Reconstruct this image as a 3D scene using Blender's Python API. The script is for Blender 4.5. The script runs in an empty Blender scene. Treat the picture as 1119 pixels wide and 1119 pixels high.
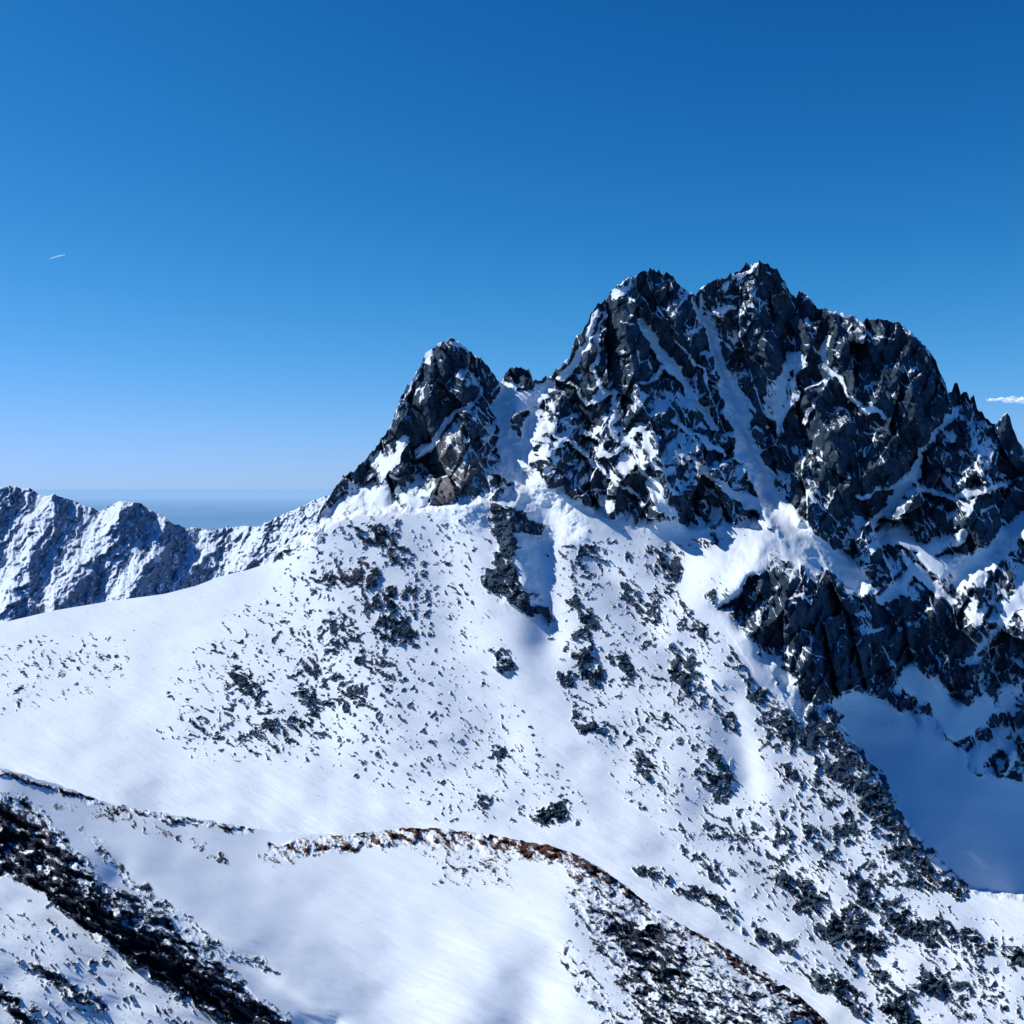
import bpy, math, time
import numpy as np
T0=time.time()
F=1200.0; CX=559.5; HZ=530.0
f32=np.float32
# ---------------------------------------------------------------- noise
rng=np.random.RandomState(7)
PERM=np.concatenate([rng.permutation(256)]*3).astype(np.int32)
ANG=rng.rand(256)*2*np.pi
GX=np.cos(ANG).astype(f32); GY=np.sin(ANG).astype(f32)
RA=rng.rand(256).astype(f32); RB=rng.rand(256).astype(f32)
def noise2(x,y,seed=0):
    xi=np.floor(x); yi=np.floor(y)
    xf=(x-xi).astype(f32); yf=(y-yi).astype(f32)
    xi=(xi.astype(np.int32)+seed*37)&255; yi=(yi.astype(np.int32)+seed*91)&255
    u=xf*xf*xf*(xf*(xf*6-15)+10); v=yf*yf*yf*(yf*(yf*6-15)+10)
    def g(ax,ay,dx,dy):
        h=PERM[PERM[ax&255]+(ay&255)]
        return GX[h]*dx+GY[h]*dy
    n00=g(xi,yi,xf,yf); n10=g(xi+1,yi,xf-1,yf)
    n01=g(xi,yi+1,xf,yf-1); n11=g(xi+1,yi+1,xf-1,yf-1)
    a=n00+u*(n10-n00); b=n01+u*(n11-n01)
    return (a+v*(b-a))*1.5
def fbm(x,y,oc=4,seed=0,gain=.5,lac=2.03):
    s=0; a=1; t=0
    for i in range(oc):
        s=s+a*noise2(x,y,seed+i*5); t+=a; a*=gain; x=x*lac+3.1; y=y*lac+1.7
    return s/t*1.5
def ridged(x,y,oc=4,seed=0,gain=.5,lac=2.1):
    s=0; a=1; t=0; w=1
    for i in range(oc):
        n=1-np.abs(noise2(x,y,seed+i*5))*1.6; n=n*n
        s=s+a*n*w; t+=a; w=np.clip(n*1.4,0,1); a*=gain; x=x*lac+3.1; y=y*lac+1.7
    return s/t
def facet(x,y,seed,gx=1.,gy=1.,off=.5):
    """cellular facets: every jittered cell is its own tilted plane (fractured rock); also returns the distance to the joint between cells"""
    xi=np.floor(x).astype(np.int32); yi=np.floor(y).astype(np.int32)
    xf=(x-xi).astype(f32); yf=(y-yi).astype(f32)
    best=np.full(x.shape,9e9,f32); sec=best.copy(); out=np.zeros(x.shape,f32)
    for j in (-1,0,1):
        for i in (-1,0,1):
            h=PERM[PERM[(xi+i+seed*37)&255]+((yi+j+seed*91)&255)]
            dx=xf-i-RA[h]; dy=yf-j-RB[h]; d=dx*dx+dy*dy
            h2=PERM[h+17]
            val=(RA[h2]-.5)*2*gx*dx+(RB[h2]-.5)*2*gy*dy+(RA[PERM[h2+5]]-.5)*2*off
            m=d<best
            sec=np.where(m,best,np.minimum(sec,d)); best=np.where(m,d,best); out=np.where(m,val,out)
    return out,np.sqrt(sec)-np.sqrt(best)
def cracks(x,y,seed,k=9.):
    return np.clip(1-np.abs(noise2(x,y,seed)+.35*noise2(x*2.7,y*2.7,seed+3))*k,0,1)
def rot(x,y,deg):
    c=math.cos(math.radians(deg)); s=math.sin(math.radians(deg))
    return x*c+y*s, -x*s+y*c
def sstep(a,b,x):
    t=np.clip((x-a)/(b-a),0,1); return t*t*(3-2*t)
# ---------------------------------------------------------------- helpers
def seg_dist(U,V,pts,ws=None):
    best=np.full(U.shape,1e9,f32); W=np.ones(U.shape,f32)
    for i in range(len(pts)-1):
        (ax,ay),(bx,by)=pts[i],pts[i+1]
        dx,dy=bx-ax,by-ay; L=dx*dx+dy*dy+1e-9
        t=np.clip(((U-ax)*dx+(V-ay)*dy)/L,0,1)
        d=np.hypot(U-ax-t*dx,V-ay-t*dy)
        m=d<best; best=np.where(m,d,best)
        if ws is not None:
            W=np.where(m,ws[i]+(ws[i+1]-ws[i])*t,W)
    return best,W
def inside(U,V,pts):
    r=np.zeros(U.shape,bool); n=len(pts)
    for i in range(n):
        (x1,y1),(x2,y2)=pts[i],pts[(i+1)%n]
        if y1==y2: continue
        c=((V>y1)!=(V>y2))&(U<(x2-x1)*(V-y1)/(y2-y1)+x1)
        r^=c
    return r
def poly_a(U,V,pts,soft):
    d,_=seg_dist(U,V,list(pts)+[pts[0]])
    d=np.where(inside(U,V,pts),d,-d)
    return sstep(-soft,soft,d)
def windowed(U,V,pts,pad,fn):
    xs=[p[0] for p in pts]; ys=[p[1] for p in pts]
    m=(U>min(xs)-pad)&(U<max(xs)+pad)&(V>min(ys)-pad)&(V<max(ys)+pad)
    out=np.zeros(U.shape,f32)
    if m.any(): out[m]=fn(U[m],V[m])
    return out
def paint_poly(B,U,V,pts,val,soft=8,st=1.0):
    a=windowed(U,V,pts,soft+4,lambda x,y:poly_a(x,y,pts,soft))*st
    return B*(1-a)+val*a
def paint_line(B,U,V,pts,w,val,st=1.0):
    ws=list(w) if isinstance(w,(list,tuple)) else [w]*len(pts)
    def fn(x,y):
        d,W=seg_dist(x,y,pts,ws); return 1-sstep(.45,1.4,d/W)
    a=windowed(U,V,pts,max(ws)*1.5,fn)*st
    return B*(1-a)+val*a
def bump_line(U,V,pts,w,amp):
    ws=list(w) if isinstance(w,(list,tuple)) else [w]*len(pts)
    def fn(x,y):
        d,W=seg_dist(x,y,pts,ws); return amp*np.exp(-(d/W)**2)
    return windowed(U,V,pts,max(ws)*2.8,fn)
def tps(ctrl,U,V,scale=100.):
    c=np.array(ctrl,float); P=c[:,:2]/scale; z=c[:,2]; n=len(P)
    def k(r2): return np.where(r2>1e-9,.5*r2*np.log(r2+1e-12),0)
    r2=((P[:,None]-P[None])**2).sum(-1)
    A=np.zeros((n+3,n+3)); A[:n,:n]=k(r2)+np.eye(n)*.02
    A[:n,n]=1; A[:n,n+1:]=P; A[n,:n]=1; A[n+1:,:n]=P.T
    w=np.linalg.solve(A,np.concatenate([z,np.zeros(3)]))
    X=(U/scale).astype(f32); Y=(V/scale).astype(f32)
    out=w[n]+w[n+1]*X+w[n+2]*Y
    for i in range(n):
        q=(X-P[i,0])**2+(Y-P[i,1])**2
        out=out+w[i]*(.5*q*np.log(q+1e-9))
    return out
def world(U,V,D):
    return (U-CX)/F*D, D, (HZ-V)/F*D
def normals(X,Y,Z):
    P=np.stack([X,Y,Z],-1)
    du=np.gradient(P,axis=1); dv=np.gradient(P,axis=0)
    n=np.cross(dv,du); n/=np.linalg.norm(n,axis=-1,keepdims=True)+1e-9
    return n
def blur(a,k):
    for ax in (0,1):
        for _ in range(2):
            c=np.cumsum(np.pad(a,[(k+1,k) if i==ax else (0,0) for i in (0,1)],mode='edge'),axis=ax,dtype=np.float64)
            n=2*k+1
            a=((c[n:]-c[:-n]) if ax==0 else (c[:,n:]-c[:,:-n]))/n
    return a.astype(f32)
def make_mesh(name,X,Y,Z,attrs,mat,r0=0,r1=None):
    if r1 is None: r1=X.shape[0]
    X=X[r0:r1];Y=Y[r0:r1];Z=Z[r0:r1]
    R,C=X.shape
    co=np.stack([X,Y,Z],-1).reshape(-1,3).astype(f32)
    idx=np.arange(R*C,dtype=np.int32).reshape(R,C)
    q=np.stack([idx[:-1,:-1],idx[1:,:-1],idx[1:,1:],idx[:-1,1:]],-1).reshape(-1,4)
    me=bpy.data.meshes.new(name)
    me.vertices.add(len(co)); me.vertices.foreach_set('co',co.ravel())
    me.loops.add(q.size); me.loops.foreach_set('vertex_index',q.ravel())
    me.polygons.add(len(q)); me.polygons.foreach_set('loop_start',np.arange(0,q.size,4,dtype=np.int32))
    me.polygons.foreach_set('use_smooth',np.ones(len(q),bool))
    me.update()
    for k,a in attrs.items():
        at=me.attributes.new(k,'FLOAT','POINT'); at.data.foreach_set('value',a[r0:r1].ravel().astype(f32))
    me.materials.append(mat)
    ob=bpy.data.objects.new(name,me); bpy.context.collection.objects.link(ob)
    return ob
# ---------------------------------------------------------------- materials
def N(nt,t,**kw):
    n=nt.nodes.new(t)
    for k,v in kw.items(): setattr(n,k,v)
    return n
def noise_node(nt,vec,scale,detail=5,rough=.6):
    n=N(nt,'ShaderNodeTexNoise'); n.inputs['Scale'].default_value=scale
    n.inputs['Detail'].default_value=detail; n.inputs['Roughness'].default_value=rough
    nt.links.new(vec,n.inputs['Vector']); return n.outputs['Fac']
def math_node(nt,op,a,b,clamp=False):
    n=N(nt,'ShaderNodeMath',operation=op); n.use_clamp=clamp
    for i,x in enumerate((a,b)):
        if isinstance(x,(int,float)): n.inputs[i].default_value=x
        else: nt.links.new(x,n.inputs[i])
    return n.outputs[0]
def mapr(nt,x,a,b,c=0.,d=1.):
    n=N(nt,'ShaderNodeMapRange'); nt.links.new(x,n.inputs[0])
    for i,v in enumerate((a,b,c,d)): n.inputs[i+1].default_value=v
    return n.outputs[0]
def mixc(nt,f,a,b):
    n=N(nt,'ShaderNodeMix',data_type='RGBA')
    if isinstance(f,(int,float)): n.inputs[0].default_value=f
    else: nt.links.new(f,n.inputs[0])
    for i,x in ((6,a),(7,b)):
        if isinstance(x,tuple): n.inputs[i].default_value=(*x,1)
        else: nt.links.new(x,n.inputs[i])
    return n.outputs[2]
def diffuse_mat(name):
    m=bpy.data.materials.new(name); m.use_nodes=True; nt=m.node_tree; nt.nodes.clear()
    o=N(nt,'ShaderNodeOutputMaterial'); bs=N(nt,'ShaderNodeBsdfDiffuse'); bs.inputs['Roughness'].default_value=0.
    nt.links.new(bs.outputs[0],o.inputs[0]); return m,nt,bs
def mountain_mat(name,px,rock_a,rock_b,snow,haze=None,edge=.07,fine=.22,bump=1.):
    m,nt,bs=diffuse_mat(name)
    tc=N(nt,'ShaderNodeTexCoord'); vec=tc.outputs['Object']
    at=N(nt,'ShaderNodeAttribute',attribute_name='rock')
    n1=noise_node(nt,vec,.42/px,3,.72)
    s=math_node(nt,'ADD',at.outputs['Fac'],mapr(nt,n1,.25,.75,-fine,fine))
    fac=mapr(nt,s,.5-edge,.5+edge)
    nA=noise_node(nt,vec,.05/px,4,.7)
    rk=mixc(nt,mapr(nt,nA,.38,.68),rock_a,rock_b)
    rk2=mixc(nt,mapr(nt,n1,.35,.7,0,.4),rk,tuple(c*.4 for c in rock_a))
    ab=N(nt,'ShaderNodeAttribute',attribute_name='brown')
    rk3=mixc(nt,mapr(nt,ab.outputs['Fac'],0,1),rk2,mixc(nt,mapr(nt,n1,.3,.7),(.055,.028,.022),(.20,.09,.055)))
    rk3=mixc(nt,mapr(nt,ab.outputs['Fac'],0,-1),rk3,mixc(nt,mapr(nt,n1,.3,.7),(.24,.225,.22),(.12,.115,.12)))
    sn=mixc(nt,mapr(nt,nA,.3,.7),tuple(c*.97 for c in snow),snow)
    dust=math_node(nt,'MULTIPLY',mapr(nt,at.outputs['Fac'],.05,.5,0,.4),mapr(nt,n1,.5,.68))
    sn=mixc(nt,dust,sn,tuple(c*2.2+.04 for c in rock_a))
    col=mixc(nt,fac,sn,rk3)
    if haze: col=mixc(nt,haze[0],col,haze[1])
    nt.links.new(col,bs.inputs['Color'])
    h=math_node(nt,'MULTIPLY',n1,mapr(nt,fac,0,1,.15*px,1.5*px))
    bp=N(nt,'ShaderNodeBump'); bp.inputs['Strength'].default_value=.9*bump; bp.inputs['Distance'].default_value=1.
    nt.links.new(h,bp.inputs['Height']); nt.links.new(bp.outputs[0],bs.inputs['Normal'])
    return m
SNOW=(.765,.835,.89)
mat_massif=mountain_mat('rock_and_snow',1.3,(.022,.040,.064),(.088,.130,.178),SNOW)  # blue-grey rock tones have aerial haze tinted in
mat_fore=mountain_mat('foreground_rock_and_snow',.5,(.020,.028,.045),(.085,.10,.13),SNOW)
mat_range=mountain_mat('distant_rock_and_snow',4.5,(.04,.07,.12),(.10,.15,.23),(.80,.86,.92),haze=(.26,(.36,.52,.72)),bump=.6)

# ================================================================ MAIN MOUNTAIN + HILLSIDE
fc=[(-260,780),(0,838),(60,856),(120,878),(200,892),(250,900),(290,907),(330,911),(380,913),(410,908),(440,905),(480,905),(530,911),(560,917),(600,924),(630,934),(655,948),(680,965),(705,985),(740,1008),(790,1034),(830,1058),(870,1085),(900,1112),(930,1150),(960,1190),(1000,1230)]
crest=[(-260,735),(-120,705),(0,681),(60,667),(120,657),(180,649),(215,640),(240,630),(270,623),(298,614),(304,600),(318,592),(345,572),(350,556),(360,541),(375,521),(388,513),(400,500),(415,482),(424,470),(430,455),(440,430),(450,414),(455,405),(462,392),(467,383),(480,373),(492,368),(505,375),(512,384),(522,388),(535,400),(543,413),(549,416),(553,405),(560,400),(568,399),(578,403),(583,415),(592,413),(603,408),(613,399),(617,393),(623,388),(626,375),(630,365),(637,362),(641,352),(645,345),(650,336),(655,330),(664,324),(668,315),(678,309),(685,302),(694,300),(700,296),(708,295),(714,292),(722,298),(730,299),(738,304),(746,313),(754,318),(760,321),(764,314),(771,310),(780,306),(792,304),(798,299),(808,294),(815,288),(824,286),(832,284),(840,288),(848,293),(853,301),(858,308),(864,318),(869,325),(873,317),(877,318),(883,324),(888,327),(893,337),(903,336),(912,340),(925,344),(935,346),(943,350),(952,347),(968,348),(980,352),(990,358),(997,364),(1008,374),(1016,384),(1022,394),(1028,406),(1033,418),(1036,428),(1040,427),(1043,417),(1047,420),(1050,431),(1053,425),(1056,427),(1060,437),(1064,432),(1068,446),(1074,452),(1080,458),(1088,463),(1092,460),(1096,452),(1100,449),(1104,457),(1107,470),(1112,480),(1119,488),(1150,500),(1200,520),(1300,548),(1400,570)]
us=np.arange(-150,1250,1.)
cu,cv=np.array(crest,float).T
vcs=np.interp(us,cu,cv)
jag=(ridged(us/11.,us*0+3.3,4,3)-.5)*5*sstep(300,360,us)+fbm(us/3.5,us*0+.7,3,11)*1.7*sstep(300,360,us)
vc=vcs-jag
kk=np.ones(41)/41; vcs=np.convolve(np.pad(vc,20,mode='edge'),kk,'valid')
fu,fv=np.array(fc,float).T
NR=840; VB=np.minimum(1180,np.interp(us,fu,fv)+55)
t=np.linspace(0,1,NR)[:,None]
V=(vcs[None]+(VB-vcs)[None]*t+(vc-vcs)[None]*np.exp(-t/.045)).astype(f32); U=np.broadcast_to(us[None],V.shape).astype(f32).copy()

back=[(345,570,1570),(350,545,1620),(400,500,1680),(440,430,1720),(492,368,1790),(545,412,1800),(600,410,1820),(640,355,1860),(712,293,1940),(760,322,1960),
(832,285,2010),(890,335,1990),(960,348,1960),(1020,392,1920),(1080,458,1890),(1119,488,1880),(1250,530,1850),
(400,550,1610),(480,550,1560),(440,500,1640),(490,440,1690),(545,545,1540),(545,470,1690),(600,480,1690),(640,450,1720),(600,540,1560),
(700,380,1830),(700,470,1700),(700,570,1580),(790,400,1890),(815,470,1820),(835,540,1720),(760,520,1650),(760,590,1560),
(880,420,1860),(900,500,1780),(980,420,1850),(980,500,1780),(1000,560,1740),(1080,540,1760),(1119,560,1750),
(850,590,1570),(930,620,1600),(1000,650,1620),(1119,680,1600),(970,720,1540),(1050,760,1560),(1119,800,1570),(1250,700,1660),
(950,790,1440),(1030,830,1450),(1119,860,1530),(1000,865,1290),(1060,880,1360),(1040,935,1130),(1119,900,1470),(1119,935,1370),(1060,970,1060),(1119,975,1240),(1250,900,1640),(1250,1000,1500),
(900,760,1420),(400,600,1450),(600,600,1450),(740,640,1430)]
front=[(-150,712,1290),(0,681,1330),(120,657,1370),(240,630,1400),(304,604,1440),(345,574,1470),(400,561,1490),(470,557,1500),(545,548,1520),(600,545,1545),
(600,600,1450),(740,600,1520),(850,590,1560),(830,625,1440),(880,630,1430),(935,655,1460),
(400,620,1380),(500,620,1380),(650,650,1380),(740,660,1390),(830,700,1300),(900,760,1290),(940,720,1400),
(0,740,1190),(150,720,1220),(280,700,1240),(420,700,1240),(560,700,1230),(700,720,1250),
(-150,800,1030),(0,800,1040),(200,790,1070),(400,790,1070),(600,790,1080),(750,790,1110),(860,800,1150),(930,830,1130),
(100,870,900),(300,890,900),(500,900,890),(650,910,880),(780,900,920),(900,900,950),(990,910,980),(1050,970,880),(1119,985,850),(1280,1010,830),
(650,1000,740),(800,1000,770),(950,1000,800),(1000,1080,690),(1119,1080,700),(800,1119,620),(950,1150,600),(1119,1180,580),(500,1180,560),(200,1100,650),(0,1100,640),(1280,1150,600)]
Dw=tps(back,U,V); Df=tps(front,U,V)
line=[(-400,300),(250,560),(298,606),(304,602),(320,592),(345,575),(380,561),(470,556),(545,548),(600,552),(700,590),(760,600),(830,600),(880,615),(935,650),(952,690),(945,735),(908,768),(925,805),(955,845),(985,895),(1012,930),(1040,958),(1060,973),(1090,978),(1119,980),(1320,1010)]
region=line+[(1400,1300),(-400,1300)]
wx=fbm(U/14,V/14,4,21)*5
dd,_=seg_dist(U+wx,V+wx*.7,line)
sd=np.where(inside(U+wx,V+wx*.7,region),dd,-dd)
a=sstep(-3.5,3.5,sd)
wide=sstep(590,640,U)*(1-sstep(860,900,U))
a=a*(1-wide)+sstep(-25,25,sd)*wide
D=Dw*(1-a)+Df*a
G=[ # gullies
([(760,322),(778,365),(795,410),(812,455),(826,500),(840,545)],[7,8,9,11,13,14],46),
([(704,350),(725,385),(755,425),(785,465),(805,510)],[7,7,7,7,7],18),
([(550,412),(546,450),(556,500),(575,540),(610,575)],[9,12,14,16,20],40),
([(600,420),(575,470),(575,520)],[9,10,10],18),
([(1045,440),(1015,490),(985,530),(960,570)],[9,10,11,12],28),
([(870,330),(862,380),(850,430),(848,480)],[9,11,13,13],20),
([(1119,560),(1080,600),(1040,640)],[13,13,13],25),
([(840,545),(880,590),(925,625),(965,640)],[16,16,16,14],25),
([(900,350),(905,400),(935,450)],[7,7,8],15),
([(660,330),(662,380),(672,440),(690,500),(700,560)],[7,7,8,8,8],14),
([(640,375),(625,420),(640,470),(660,540)],[7,7,7,8],14),
([(515,392),(520,430),(490,462),(455,500)],[6,7,8,10],20),
]
Rb=[([(712,295),(740,350),(770,400),(790,450),(808,500),(835,560)],[10,12,12,12,12,12],-30),
([(685,305),(690,360),(700,420),(720,480),(730,560)],[16,18,18,18,18],-28),
([(645,350),(640,400),(610,450),(600,500)],[14,15,15,14],-24),
([(832,287),(828,340),(835,400),(825,450)],[16,16,14,12],-34),
([(960,350),(950,400),(925,460),(900,520),(880,560)],[22,24,24,22,20],-38),
([(1020,395),(990,450),(960,500)],[14,15,15],-26),
([(492,370),(475,420),(455,460),(430,520)],[13,14,14,14],-28),
([(500,480),(510,545)],[20,24],-38),
([(890,335),(885,380),(880,430)],[9,9,9],-18),
([(1098,455),(1080,520),(1050,580)],[14,16,16],-26),
([(830,620),(880,650),(900,700),(880,750)],[30,35,30,20],-28),
([(930,660),(945,700),(930,750)],[18,18,18],-15),
([(560,550),(562,600),(575,650)],[13,15,14],-22),
([(566,400),(568,418)],[10,8],-14),
]
wu=U+fbm(U/28,V/28,5,31)*9; wv=V+fbm(U/28,V/28,5,41)*9
for p,w,am in G: D=D+bump_line(wu,wv,p,w,am)
for p,w,am in Rb: D=D+bump_line(wu,wv,p,w,am)
Hb=[([(590,575),(600,640),(600,700)],[22,22,20],26),
([(735,590),(745,620)],[20,20],20),
([(640,600),(680,650),(720,700),(790,780),(815,850)],[15,18,18,18,18],14),
([(800,760),(815,810),(822,870)],[14,15,15],6),
([(780,620),(760,660),(730,690)],[22,22,22],-14),
([(830,600),(825,620),(800,645)],[12,12,12],-14),
([(350,590),(380,660),(420,760)],[50,60,60],-25),
([(480,600),(500,700),(540,800)],[30,40,40],14),
([(860,780),(930,880),(990,960),(1060,1040)],[20,24,24,24],-10),
([(780,880),(860,960),(950,1060)],[25,25,25],12),
([(20,700),(120,760),(200,850)],[50,50,50],8),
]
for p,w,am in Hb: D=D+bump_line(U,V,p,w,am)
# ---------------- rock painting
B=np.zeros(U.shape,f32)
M=np.zeros(U.shape,f32)
massif=[(300,604),(345,555),(440,380),(492,340),(560,380),(640,320),(712,260),(830,250),(980,330),(1119,450),(1320,500),(1320,860),(1119,850),(1060,845),(1010,800),(965,790),(920,770),(880,780),(800,700),(785,665),(830,612),(860,600),(840,575),(740,582),(690,572),(650,560),(615,535),(545,545),(470,555),(380,560),(330,595)]
B=paint_poly(B,wu,wv,massif,.72,6); M=paint_poly(M,wu,wv,massif,1.,10)
PO=lambda p,v,s=7,st=1.:globals().__setitem__('B',paint_poly(B,wu,wv,p,v,s,st))
LI=lambda p,w,v,st=1.:globals().__setitem__('B',paint_line(B,wu,wv,p,w,v,st))
PO([(600,420),(650,340),(715,290),(755,330),(780,400),(740,440),(700,400),(670,450),(640,470),(610,470)],.95)
PO([(640,460),(700,410),(760,450),(810,520),(830,560),(740,580),(700,570),(620,530),(600,490)],.84)
PO([(780,340),(832,288),(868,325),(850,380),(830,430),(800,390)],.92)
PO([(870,330),(960,345),(1020,390),(1035,440),(990,500),(960,570),(880,560),(845,540),(830,500),(870,440),(860,380)],1.05)
PO([(1040,430),(1119,490),(1119,600),(1040,600),(985,580),(1010,500)],.90)
PO([(440,420),(490,365),(540,405),(545,450),(500,470),(450,490),(425,480)],.95)
PO([(470,480),(520,465),(548,510),(545,545),(470,552),(455,520)],1.1)
PO([(360,545),(400,500),(430,480),(410,540),(380,558)],.66)
PO([(300,610),(345,565),(370,560),(350,585),(320,607)],.9)
PO([(850,560),(930,600),(1119,600),(1119,850),(1050,840),(960,785),(960,680),(900,620)],.68,10)
PO([(785,665),(830,610),(880,615),(935,650),(955,700),(945,745),(905,765),(870,740),(810,700)],1.1,5)
PO([(930,650),(1040,640),(1070,720),(1000,740),(950,720)],.92,6)
LI([(760,325),(776,365),(793,410),(808,455),(822,500),(836,540)],[5,6,9,13,12,11],-.6)
LI([(700,350),(722,385),(752,425),(782,465)],[5.5,5.5,4,4],-.05)
LI([(556,420),(550,450),(560,500),(582,540),(612,575)],[10,9,11,15,22],-.4)
LI([(600,418),(590,432),(570,440)],[8,8,9],-.2)
LI([(585,450),(572,500),(590,540)],[6,8,12],.0)
LI([(440,480),(420,520),(418,550)],[5,8,10],.1)
LI([(470,375),(450,420),(440,450)],[4,5,4],.35,.8)
LI([(520,400),(522,430),(492,460),(458,498)],[3,3,4,5],.15)
LI([(488,372),(508,380)],[4,3],.4)
LI([(650,345),(640,380),(615,410)],[5,5,7],.15)
LI([(672,320),(690,303),(705,297)],[5,4,3],.2)
LI([(785,320),(800,306),(830,288)],[4,4,3],.2)
LI([(775,345),(800,335)],[5,4],.2)
LI([(875,385),(850,420),(845,450),(855,475)],[5,8,10,6],.05)
LI([(850,480),(870,410),(880,390)],[5,4,3],.15)
LI([(905,360),(900,400),(940,440),(960,455)],[2.5,3,3.5,2.5],.0)
LI([(920,400),(890,430),(880,460)],[3,3,3],.05)
LI([(1042,450),(1012,492),(985,532),(955,575)],[3.5,4,4.5,4.5],-.05)
LI([(935,545),(985,530),(1040,545),(1100,530)],[2.5,3,3,3],.05)
LI([(700,420),(740,400)],[3,3],.15)
LI([(720,340),(750,380),(770,420)],[2.,2.5,2.5],.1)
LI([(640,470),(660,500),(700,470),(730,520)],[3,3,3,3],.1)
LI([(690,480),(720,540),(740,575)],[4,6,9],.1)
LI([(760,500),(800,540),(830,560)],[4,5,7],.1)
LI([(740,460),(790,500)],[3,3],.1)
LI([(620,420),(640,440),(670,430),(672,480)],[3,3,3,3],.1)
LI([(660,345),(650,400),(660,430)],[2.5,3,2.5],.1)
LI([(600,470),(640,500),(690,540)],[3,3,3],.1)
LI([(840,545),(870,578),(905,610),(940,632)],[12,13,12,9],-.3)
LI([(860,600),(900,600)],[5,6],.1)
LI([(1119,570),(1080,605),(1045,625),(1010,610)],[9,12,14,9],.05)
LI([(960,660),(1000,625),(1040,660)],[5,6,5],.15)
LI([(975,590),(1020,600),(1060,580)],[4,6,5],.15)
LI([(1000,740),(1050,790),(1119,750)],[16,18,10],.1)
LI([(930,770),(980,800),(1040,830)],[16,22,16],-.2)
LI([(1119,640),(1090,690),(1060,720)],[5,6,6],.15)
LI([(1119,790),(1070,830)],[10,10],.4)
PO([(905,762),(960,770),(1010,800),(1060,850),(1119,860),(1320,860),(1320,1000),(1119,975),(1060,970),(1010,930),(970,860),(925,800)],-.5,5)
LI([(700,580),(735,585),(770,580)],[8,14,8],-.3)
LI([(830,600),(828,615),(790,650)],[8,10,12],-.4)
B=paint_poly(B,U,V,[(551,395),(584,395),(585,414),(576,421),(562,420),(551,414)],1.35,3)
# ---- hillside speckle
PO([(350,580),(420,560),(545,550),(540,640),(500,760),(420,840),(300,820),(180,800),(200,720),(300,640)],.20,45)
PO([(365,590),(450,570),(460,680),(400,780),(320,720)],.36,30)
PO([(380,570),(450,562),(440,590),(390,600)],.48,12)
PO([(0,700),(150,690),(130,750),(0,780)],.18,30)
PO([(230,750),(350,755),(340,820),(210,820)],.32,28)
PO([(470,720),(560,760),(660,900),(480,900),(380,830)],.16,30)
PO([(600,580),(720,590),(800,700),(800,800),(740,920),(660,840),(600,680)],.23,30)
LI([(548,560),(552,600),(545,640)],[14,13,13],.82)
LI([(560,565),(590,580)],[13,9],.74)
LI([(545,635),(575,655),(598,675)],[14,14,6],.74)
for p,w,v in [([(545,715),(555,728)],[10,8],.60),([(628,660),(636,672)],[9,12],.58),([(635,705),(650,735)],[15,15],.57),([(672,715),(685,738)],[10,9],.56),
 ([(640,600),(665,620)],[12,12],.48),([(690,640),(712,668)],[14,13],.53),([(735,705),(752,735),(775,760)],[13,18,13],.57),([(760,760),(800,790)],[11,12],.51),
 ([(765,825),(790,850),(805,880)],[14,18,13],.55),([(655,795),(668,810)],[9,8],.5),([(705,755),(730,790)],[10,12],.46),([(590,890),(620,885)],[12,12],.46),([(520,880),(530,870)],[9,9],.44),([(545,820),(550,845)],[9,9],.42),
 ([(300,800),(325,790)],[15,15],.48),([(335,760),(350,775)],[11,10],.5),([(700,590),(740,650),(770,690)],[9,11,9],.44),([(740,600),(810,585)],[9,9],.33),([(790,640),(770,670)],[12,9],.33),
 ([(260,735),(290,770)],[12,12],.46),([(410,640),(440,700)],[16,14],.5),([(620,740),(640,790)],[10,10],.40),([(830,770),(850,820)],[12,12],.54),([(720,600),(735,625)],[8,8],.5),([(800,700),(815,720)],[9,9],.54),([(700,830),(720,860)],[9,9],.45)]:
    LI(p,w,v)
# spur
PO([(800,700),(870,745),(905,765),(925,805),(955,845),(985,895),(1012,930),(1060,973),(1000,985),(930,930),(860,870),(820,800),(790,740)],.44,14)
LI([(895,765),(912,815),(945,850),(975,900),(1005,935),(1050,972)],[20,24,22,20,15,10],.68)
LI([(860,790),(900,830)],[16,17],.58); LI([(870,850),(920,900)],[13,13],.54)
LI([(810,710),(830,760)],[12,12],.52)
LI([(805,750),(818,800),(822,850),(828,890)],[7,9,10,9],.0)
LI([(745,640),(800,690),(835,740)],[8,9,8],-.1)
PO([(770,870),(900,880),(1000,980),(1119,1030),(1119,1119),(960,1119),(860,1000),(740,930)],.31,25)
for p,w,v in [([(850,905),(880,915)],[12,12],.53),([(900,930),(960,990),(1020,1020)],[13,14,11],.55),([(930,1000),(950,1030)],[18,15],.57),([(990,1010),(1060,1020)],[11,10],.52),
 ([(860,960),(900,1000),(960,1070),(1000,1119)],[12,14,13,12],.53),([(700,950),(780,985),(860,1040),(940,1100)],[10,12,12,14],.51),([(1080,1035),(1119,1045)],[12,12],.54),([(1010,1075),(1050,1100)],[12,12],.52),([(740,930),(800,960)],[8,8],.45)]:
    LI(p,w,v)
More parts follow.
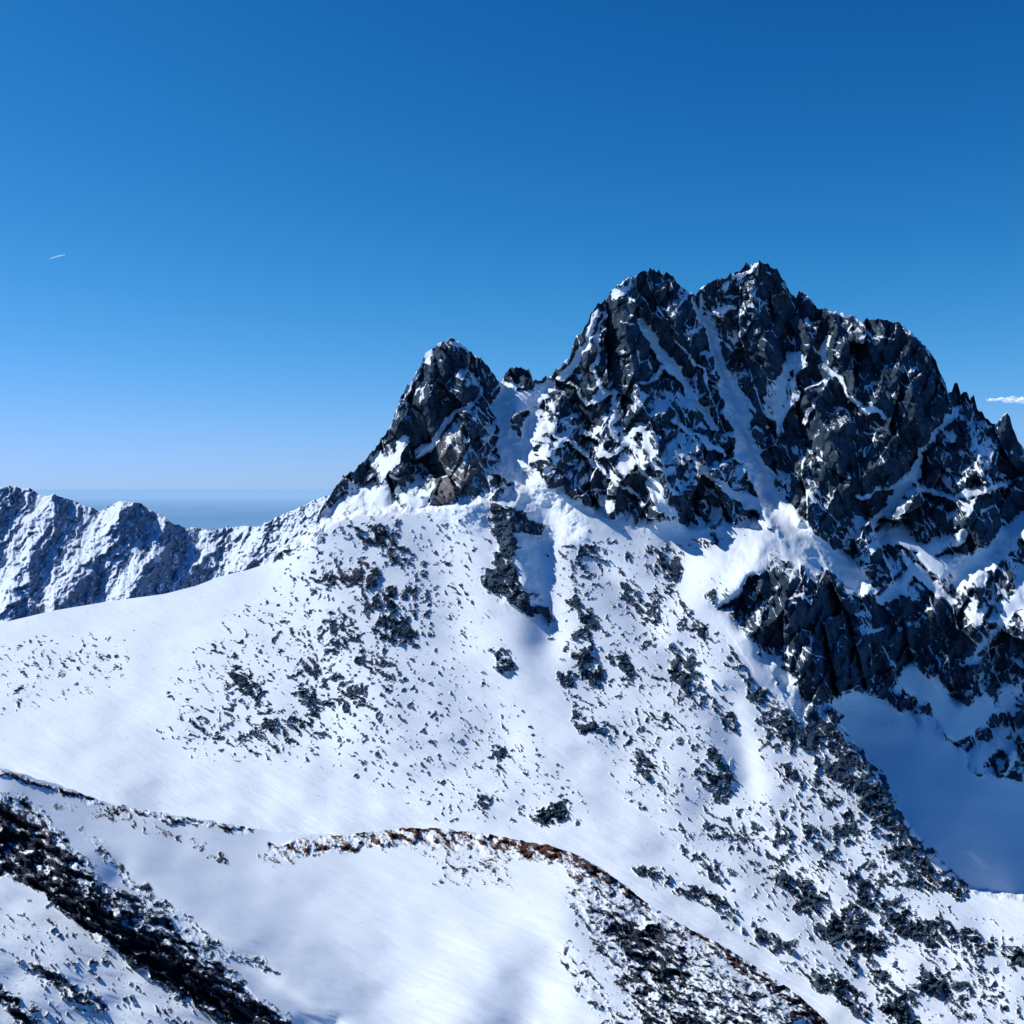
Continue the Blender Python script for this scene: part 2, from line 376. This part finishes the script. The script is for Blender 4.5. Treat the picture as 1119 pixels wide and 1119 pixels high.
# ---------------- relief
Rk=sstep(.25,.75,B)
mm=M
r1u,r1v=rot(U,V,18)
n1=ridged(r1u/62.,r1v/105.,3,51)
a2u,a2v=rot(wu,wv,-38)
n2=ridged(a2u/20.,a2v/52.,2,61)
a3u,a3v=rot(wu,wv,42)
dm=(-(n1-.45)*42-(n2-.45)*9)
lu=U+fbm(U/14,V/14,3,601)*1.5; lv=V+fbm(U/14,V/14,3,611)*1.5
b1u,b1v=rot(lu,lv,-20); b2u,b2v=rot(lu,lv,26); b3u,b3v=rot(lu,lv,-8)
f1,e1=facet(b1u/32,b1v/96,701,48,74,11)
f2,e2=facet(b2u/16,b2v/48,711,18,31,5)
f3,e3=facet(b1u/8,b1v/25,721,5.5,11,2.0)
f4,e4=facet(b3u/3.8,b3v/8,731,1.6,2.6,.7)
dm=dm+f1+f2+f3+f4
det=mm*dm*(.12+.88*Rk)*sstep(0,6,V-vc[None]+3)
hf=(1-mm)
h1=fbm(U/80,V/46,2,101); ra,rb=rot(U,V,25); h2=fbm(ra/40,rb/8,3,111)
D=D+hf*(h1*5.5+h2*.8)
ru,rv=rot(wu,wv,40)
st1=fbm(ru/11,rv/5.5,5,121,.62); st2=fbm(wu/4.,wv/2.8,3,131,.6); big=fbm(U/36,V/28,4,135)
hscore=B+.76*st1+.27*st2+.56*big*sstep(.1,.4,B)*(1-.5*sstep(.5,.7,B))-.03
hscore=np.where(B<.08,np.minimum(hscore,.3),hscore)
hr=hf*sstep(.42,.62,hscore)
D=D-hr*(2.0+5*np.abs(st2)+5*sstep(.4,.6,B)+facet(lu/7,lv/5,741,7,6,3.5)[0]*sstep(.3,.5,B))
X,Y,Z=world(U,V,D+det)
nrm=normals(X,Y,Z); nz=blur(nrm[...,2],1); nzw=blur(nrm[...,2],6)
slope=np.clip(1.4*(.40-nz),-.55,.4)+np.clip(.9*(.45-nzw),-.2,.2)
gate=lambda s,a=-.15,b=.3:sstep(a,b,fbm(U/32,V/32,2,s))
jn=np.maximum.reduce([ (1-sstep(.0,.07,e1))*gate(511,-.4,.1), (1-sstep(.0,.11,e2))*gate(531), .9*(1-sstep(.0,.17,e3))*gate(551,.0,.35),
      cracks(a2u/16,a2v/34,501,11)*gate(561), .9*cracks(a3u/14,a3v/30,521,11)*gate(571)])
mscore=B+slope*.72+.24*fbm(a2u/9,a2v/16,4,141,.6)+.18*fbm(a3u/6,a3v/15,4,151,.6)-.86*jn
score=mscore*mm+hscore*hf
# snow fills and smooths the relief beneath it
sm=mm*(1-sstep(.20,.50,blur(score.astype(f32),1)))
det=det+(blur(det.astype(f32),4)-det)*.8*sm
D=D+det
X,Y,Z=world(U,V,D)
rock=np.clip(score,-.2,1.2)
brown=np.zeros(U.shape,f32)
brown=paint_poly(brown,wu,wv,[(482,478),(500,468),(520,496),(546,518),(543,548),(475,550)],-.85,6)
brown=paint_poly(brown,wu,wv,[(350,560),(400,555),(545,550),(500,640),(350,640)],.2,12)
def add_back(X,Y,Z,rock,brown,k=10,stp=30.,drop=1.0):
    xs=[];ys=[];zs=[]
    for i in range(k,0,-1):
        xs.append(X[0]*(1+i*stp/Y[0])); ys.append(Y[0]+i*stp); zs.append(Z[0]-i*stp*drop)
    return (np.vstack([xs,X]),np.vstack([ys,Y]),np.vstack([zs,Z]),np.vstack([np.repeat(rock[:1],k,0),rock]),np.vstack([np.repeat(brown[:1],k,0),brown]))
X,Y,Z,rock,brown=add_back(X,Y,Z,rock,brown)
SPL=340
m1=make_mesh('rocky_mountain',X,Y,Z,dict(rock=rock,brown=brown),mat_massif,0,SPL)
m2=make_mesh('snowy_hillside',X,Y,Z,dict(rock=rock,brown=brown),mat_massif,SPL-1,None)
print('massif',time.time()-T0)

# ================================================================ FOREGROUND RIDGE
us=np.arange(-120,980,1.)
cu,cv=np.array(fc,float).T
vc=np.interp(us,cu,cv)-fbm(us/9.,us*0+.3,4,5)*1.8
NR=330; VB=1220.
t=np.linspace(0,1,NR)[:,None]
V=(vc[None]+(VB-vc[None])*t).astype(f32); U=np.broadcast_to(us[None],V.shape).astype(f32).copy()
fctl=[(-150,805,480),(0,838,520),(120,878,560),(290,907,610),(400,910,630),(480,905,640),(560,917,625),(630,934,600),(680,965,570),(740,1008,530),(830,1058,480),(900,1112,440),(960,1190,400),
(0,865,490),(100,930,460),(-100,900,420),(0,1000,380),(0,1119,320),(150,1000,410),(200,940,500),(300,960,520),(300,1040,430),(300,1119,370),(400,1000,500),(480,960,560),(500,1050,460),(560,1000,510),(620,1000,500),(560,1119,410),(650,1060,450),(750,1080,440),(700,1119,410),(850,1119,420),(100,1119,340),(500,1250,350),(100,1250,290),(850,1250,370)]
D=tps(fctl,U,V)
wu=U+fbm(U/22,V/22,5,231)*7; wv=V+fbm(U/22,V/22,5,241)*7
for p,w,am in [
 ([(0,880),(60,925),(110,985),(180,1030),(260,1085),(310,1119)],[26,24,22,20,18,16],-16),
 ([(130,960),(200,1020),(300,1090),(360,1125)],[18,18,18,18],10),
 ([(535,1050),(520,1090),(495,1170)],[38,44,52],-7),
 ([(600,1040),(582,1085),(560,1170)],[30,34,40],5.5),
 ([(640,950),(700,1000),(770,1060),(850,1119)],[22,26,26,26],-10),
 ([(200,930),(330,1000),(420,1080)],[34,40,44],9),
 ]: D=D+bump_line(U,V,p,w,am)
B=np.zeros(U.shape,f32)
PO([(-150,850),(0,862),(40,880),(85,930),(110,965),(170,985),(230,1040),(300,1100),(330,1130),(240,1119),(170,1075),(110,1030),(60,995),(-150,900)],.74,10)
PO([(0,985),(60,1000),(160,1070),(250,1130),(0,1130)],.22,16)
LI([(40,1060),(110,1100)],[9,10],.5); LI([(0,1085),(30,1119)],[10,12],.54); LI([(5,965),(45,985)],[8,6],-.1)
LI([(0,845),(60,862),(120,882),(200,897),(280,908)],[4,4,5,4,3],.60)
LI([(60,880),(130,895),(210,920),(250,940)],[5,6,6,5],.34)
LI([(90,905),(130,950),(170,985)],[6,6,6],.44)
LI([(170,985),(230,1030),(300,1060)],[8,8,7],.40)
LI([(300,930),(350,925),(400,915),(440,912),(500,914),(550,922),(610,932)],[8,12,14,15,15,16,13],.64)
LI([(560,920),(620,932),(660,955),(690,985),(715,1015)],[9,15,17,16,14],.84)
PO([(630,950),(700,985),(780,1040),(900,1119),(860,1130),(700,1130),(660,1060),(620,990)],.48,14)
PO([(660,1000),(720,1010),(760,1060),(740,1090),(700,1070)],.74,12)
LI([(740,1010),(800,1045),(860,1085),(910,1130)],[8,10,10,11],.66)
PO([(470,930),(560,930),(560,970),(480,970)],.36,14)
LI([(700,1100),(760,1119)],[12,14],.55)
PO([(280,930),(330,935),(300,950)],.42,8)
LI([(620,1040),(660,1100),(680,1130)],[12,14,14],.40)
ru,rv=rot(wu,wv,35)
st1=fbm(ru/22,rv/6,6,321,.64); st2=fbm(wu/7,wv/5,4,331,.62)
Rk=sstep(.3,.75,B)
n=ridged(ru/40,rv/15,3,341)
lu=U+fbm(U/9,V/9,3,801)*2.2; lv=V+fbm(U/9,V/9,3,811)*2.2
q1,q2=rot(lu,lv,35)
D=D-Rk*(n-.4)*8+Rk*(facet(q1/22,q2/9,821,5,6,2.5)[0]+facet(q1/9,q2/5,831,2.5,3,1.3)[0]+facet(lu/3.5,lv/3,841,.8,1.,.5)[0])
wu2,wv2=rot(U,V,20)
D=D+fbm(U/90,V/50,2,361)*2.6+fbm(wu2/60,wv2/9,3,371)*.55
score=B+.56*st1+.34*st2
score=np.where(B<.08,np.minimum(score,.3),score)
D=D-sstep(.42,.6,score)*(.8+1.8*np.abs(st2))
X,Y,Z=world(U,V,D)
nrm=normals(X,Y,Z); nz=blur(nrm[...,2],1)
score=score+Rk*np.clip(.9*(.55-nz),-.35,.25)
rock=np.clip(score,-.2,1.2)
brown=np.zeros(U.shape,f32)
brown=paint_line(brown,wu,wv,[(200,905),(300,925),(400,915),(480,912),(560,922),(630,940)],[6,18,22,22,22,18],.85)
brown=paint_line(brown,wu,wv,[(630,940),(700,990),(800,1050),(900,1119)],[10,8,8,8],.4)
brown=paint_poly(brown,wu,wv,[(0,840),(200,890),(200,1000),(0,900)],.2,20)
X,Y,Z,rock,brown=add_back(X,Y,Z,rock,brown,k=14,stp=16.,drop=.75)
make_mesh('foreground_ridge',X,Y,Z,dict(rock=rock,brown=brown),mat_fore)
print('fore',time.time()-T0)

# ================================================================ DISTANT RANGE
rc=[(-300,540),(-100,528),(0,531),(20,532),(32,533),(45,541),(60,540),(75,544),(90,552),(110,558),(122,550),(135,546),(150,549),(165,556),(178,564),(190,572),(205,576),(230,578),(250,575),(265,574),(285,574),(300,566),(320,557),(345,545),(400,530),(460,540),(560,570)]
us=np.arange(-180,440,.85)
cu,cv=np.array(rc,float).T
vc=np.interp(us,cu,cv)-(ridged(us/16.,us*0+.3,4,5)-.5)*3
NR=220; VB=715.
t=np.linspace(0,1,NR)[:,None]
V=(vc[None]+(VB-vc[None])*t).astype(f32); U=np.broadcast_to(us[None],V.shape).astype(f32).copy()
D=5600-(V-vc[None])*9.0+300*np.exp(-((U-230)/60)**2)
wu=U+fbm(U/14,V/14,5,431)*5; wv=V+fbm(U/14,V/14,5,441)*5
for p,w,am in [([(0,535),(-20,600),(-60,680)],[14,18,20],-140),([(60,543),(40,600),(0,680)],[12,16,18],-150),([(140,548),(110,600),(60,660)],[12,16,16],-170),
 ([(185,570),(170,610),(140,650)],[10,14,14],-120),([(235,578),(225,610),(190,650)],[9,12,12],-100),([(290,574),(280,600),(260,625)],[8,10,10],-80)]:
    D=D+bump_line(wu,wv,p,w,am)
ru,rv=rot(wu,wv,42)
n1=ridged(ru/14.,rv/50.,4,451); n2=ridged(ru/5.5,rv/16.,3,461)
fb,eb=facet(ru/3.5,rv/8,481,14,16,6)
D=D-(n1-.45)*65-(n2-.45)*22+fb*.9
X,Y,Z=world(U,V,D)
nrm=normals(X,Y,Z); 
nx=blur(nrm[...,0],1); nz=blur(nrm[...,2],1)
rock=.21+.75*nx+.70*fbm(ru/3.5,rv/8,5,471,.68)+.3*(.6-nz)
rock=rock+.38*sstep(225,300,U)-.06*sstep(560,620,V)*(U<200)
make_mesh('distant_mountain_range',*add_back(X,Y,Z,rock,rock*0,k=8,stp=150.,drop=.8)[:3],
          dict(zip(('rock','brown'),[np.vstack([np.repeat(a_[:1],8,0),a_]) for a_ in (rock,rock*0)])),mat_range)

# ================================================================ PLAIN
def simple_mat(name): 
    m=bpy.data.materials.new(name); m.use_nodes=True; return m,m.node_tree,m.node_tree.nodes['Principled BSDF']
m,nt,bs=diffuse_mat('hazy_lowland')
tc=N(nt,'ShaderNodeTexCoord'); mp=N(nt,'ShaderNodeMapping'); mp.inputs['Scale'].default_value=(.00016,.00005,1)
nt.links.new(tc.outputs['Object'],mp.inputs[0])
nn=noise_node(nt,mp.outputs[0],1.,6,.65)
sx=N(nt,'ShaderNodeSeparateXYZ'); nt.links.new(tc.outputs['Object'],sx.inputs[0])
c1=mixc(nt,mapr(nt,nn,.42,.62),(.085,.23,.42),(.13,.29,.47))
c2=mixc(nt,mapr(nt,sx.outputs[1],10000,110000),c1,(.30,.50,.72))  # distance haze painted into the ground colour, paler towards the horizon
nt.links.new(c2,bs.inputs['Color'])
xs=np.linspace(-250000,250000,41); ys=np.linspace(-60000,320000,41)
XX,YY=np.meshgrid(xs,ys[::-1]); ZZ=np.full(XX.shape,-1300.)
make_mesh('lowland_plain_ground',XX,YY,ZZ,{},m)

# ================================================================ CLOUD, CONTRAIL
import bmesh
from mathutils import Matrix, Vector, noise as mnoise
m,nt,bs=simple_mat('cloud_vapour'); bs.inputs['Base Color'].default_value=(.92,.93,.95,1); bs.inputs['Roughness'].default_value=1; bs.inputs['Specular IOR Level'].default_value=0
bs.inputs['Emission Color'].default_value=(.72,.84,1,1); bs.inputs['Emission Strength'].default_value=.25  # faint glow stands in for sunlight scattered inside the cloud
tc=N(nt,'ShaderNodeTexCoord'); nn=noise_node(nt,tc.outputs['Object'],.012,4,.6)
nt.links.new(mapr(nt,nn,.35,.65,.2,.6),bs.inputs['Alpha'])
bm=bmesh.new(); r2=np.random.RandomState(3)
for i in range(16):
    q=(i+.5)/8-1; R=(22+26*r2.rand())*(1-.6*abs(q))
    mt=Matrix.Translation((q*260,r2.randn()*30,r2.randn()*9*(1-abs(q))))@Matrix.Diagonal((R*1.7,R*1.4,R*.55,1))
    bmesh.ops.create_icosphere(bm,subdivisions=3,radius=1,matrix=mt)
for vv in bm.verts: vv.co+=mnoise.noise_vector(vv.co*.03)*14
me=bpy.data.meshes.new('cloud'); bm.to_mesh(me); bm.free(); me.materials.append(m)
for p in me.polygons: p.use_smooth=True
ob=bpy.data.objects.new('cloud',me); bpy.context.collection.objects.link(ob); ob.location=world(1112,437,9000)
x0,y0,z0=world(54,283,9000); x1,y1,z1=world(71,278,9300)
n=14; vs=[];fs=[]
for i in range(n+1):
    q=i/n; r=3+5*math.sin(math.pi*q)**.7*(.5+.5*q)
    for k in range(8):
        an=k*math.pi/4; vs.append((x0+(x1-x0)*q,y0+(y1-y0)*q+r*math.cos(an),z0+(z1-z0)*q+r*math.sin(an)*.7+3*math.sin(q*4)))
for i in range(n):
    for k in range(8): fs.append((i*8+k,i*8+(k+1)%8,(i+1)*8+(k+1)%8,(i+1)*8+k))
me=bpy.data.meshes.new('contrail'); me.from_pydata(vs,[],fs)
m,nt,bs=simple_mat('ice_vapour'); bs.inputs['Base Color'].default_value=(.9,.93,.95,1); bs.inputs['Roughness'].default_value=1; bs.inputs['Alpha'].default_value=.7
bs.inputs['Emission Color'].default_value=(.75,.85,1,1); bs.inputs['Emission Strength'].default_value=.3  # slight emission imitates light scattered by the contrail
me.materials.append(m); bpy.context.collection.objects.link(bpy.data.objects.new('contrail',me))

# ================================================================ LIGHT, SKY, CAMERA
S=np.array([-.70,.12,.68]); S/=np.linalg.norm(S)
el=math.asin(S[2]); az=math.atan2(S[0],S[1])
w=bpy.data.worlds.new('World'); bpy.context.scene.world=w; w.use_nodes=True; nt=w.node_tree
bg=nt.nodes['Background']; sk=N(nt,'ShaderNodeTexSky',sky_type='NISHITA')
sk.sun_disc=False; sk.sun_elevation=el; sk.sun_rotation=az%(2*math.pi); sk.altitude=2300; sk.air_density=1.0; sk.dust_density=.5; sk.ozone_density=3.
sp=N(nt,'ShaderNodeSeparateColor'); cb=N(nt,'ShaderNodeCombineColor'); nt.links.new(sk.outputs[0],sp.inputs[0])
# colour grade of the sky: per-channel response curve for the deep blue high-mountain sky
bsrc=math_node(nt,'ADD',math_node(nt,'MULTIPLY',sp.outputs[2],.8),math_node(nt,'MULTIPLY',sp.outputs[1],.4))
for i,(src,ga,pw,kn) in enumerate([(sp.outputs[0],3.3,2.6,.48),(sp.outputs[1],2.45,1.66,.9),(bsrc,1.19,1.0,20.)]):
    x=math_node(nt,'MULTIPLY',src,.1); x=math_node(nt,'POWER',x,pw); x=math_node(nt,'MULTIPLY',x,ga)
    dn=math_node(nt,'ADD',math_node(nt,'MULTIPLY',x,1/kn),1.)
    x=math_node(nt,'MULTIPLY',math_node(nt,'DIVIDE',x,dn),10.)
    nt.links.new(x,cb.inputs[i])
nt.links.new(cb.outputs[0],bg.inputs[0]); bg.inputs[1].default_value=.10
sl=bpy.data.lights.new('sun','SUN'); sl.energy=4.3; sl.angle=math.radians(.53); sl.color=(1,.97,.92)
so=bpy.data.objects.new('sun',sl); bpy.context.collection.objects.link(so)
so.rotation_euler=Vector(S).to_track_quat('Z','Y').to_euler()
cam=bpy.data.cameras.new('camera'); cam.sensor_width=36; cam.lens=36*F/1119; cam.shift_y=-29.5/1119
cam.clip_start=1; cam.clip_end=500000
co=bpy.data.objects.new('camera',cam); bpy.context.collection.objects.link(co); co.rotation_euler=(math.radians(90),0,0)
sc=bpy.context.scene; sc.camera=co
sc.view_settings.view_transform='Standard'; sc.view_settings.look='None'; sc.view_settings.exposure=0
print('done',time.time()-T0)
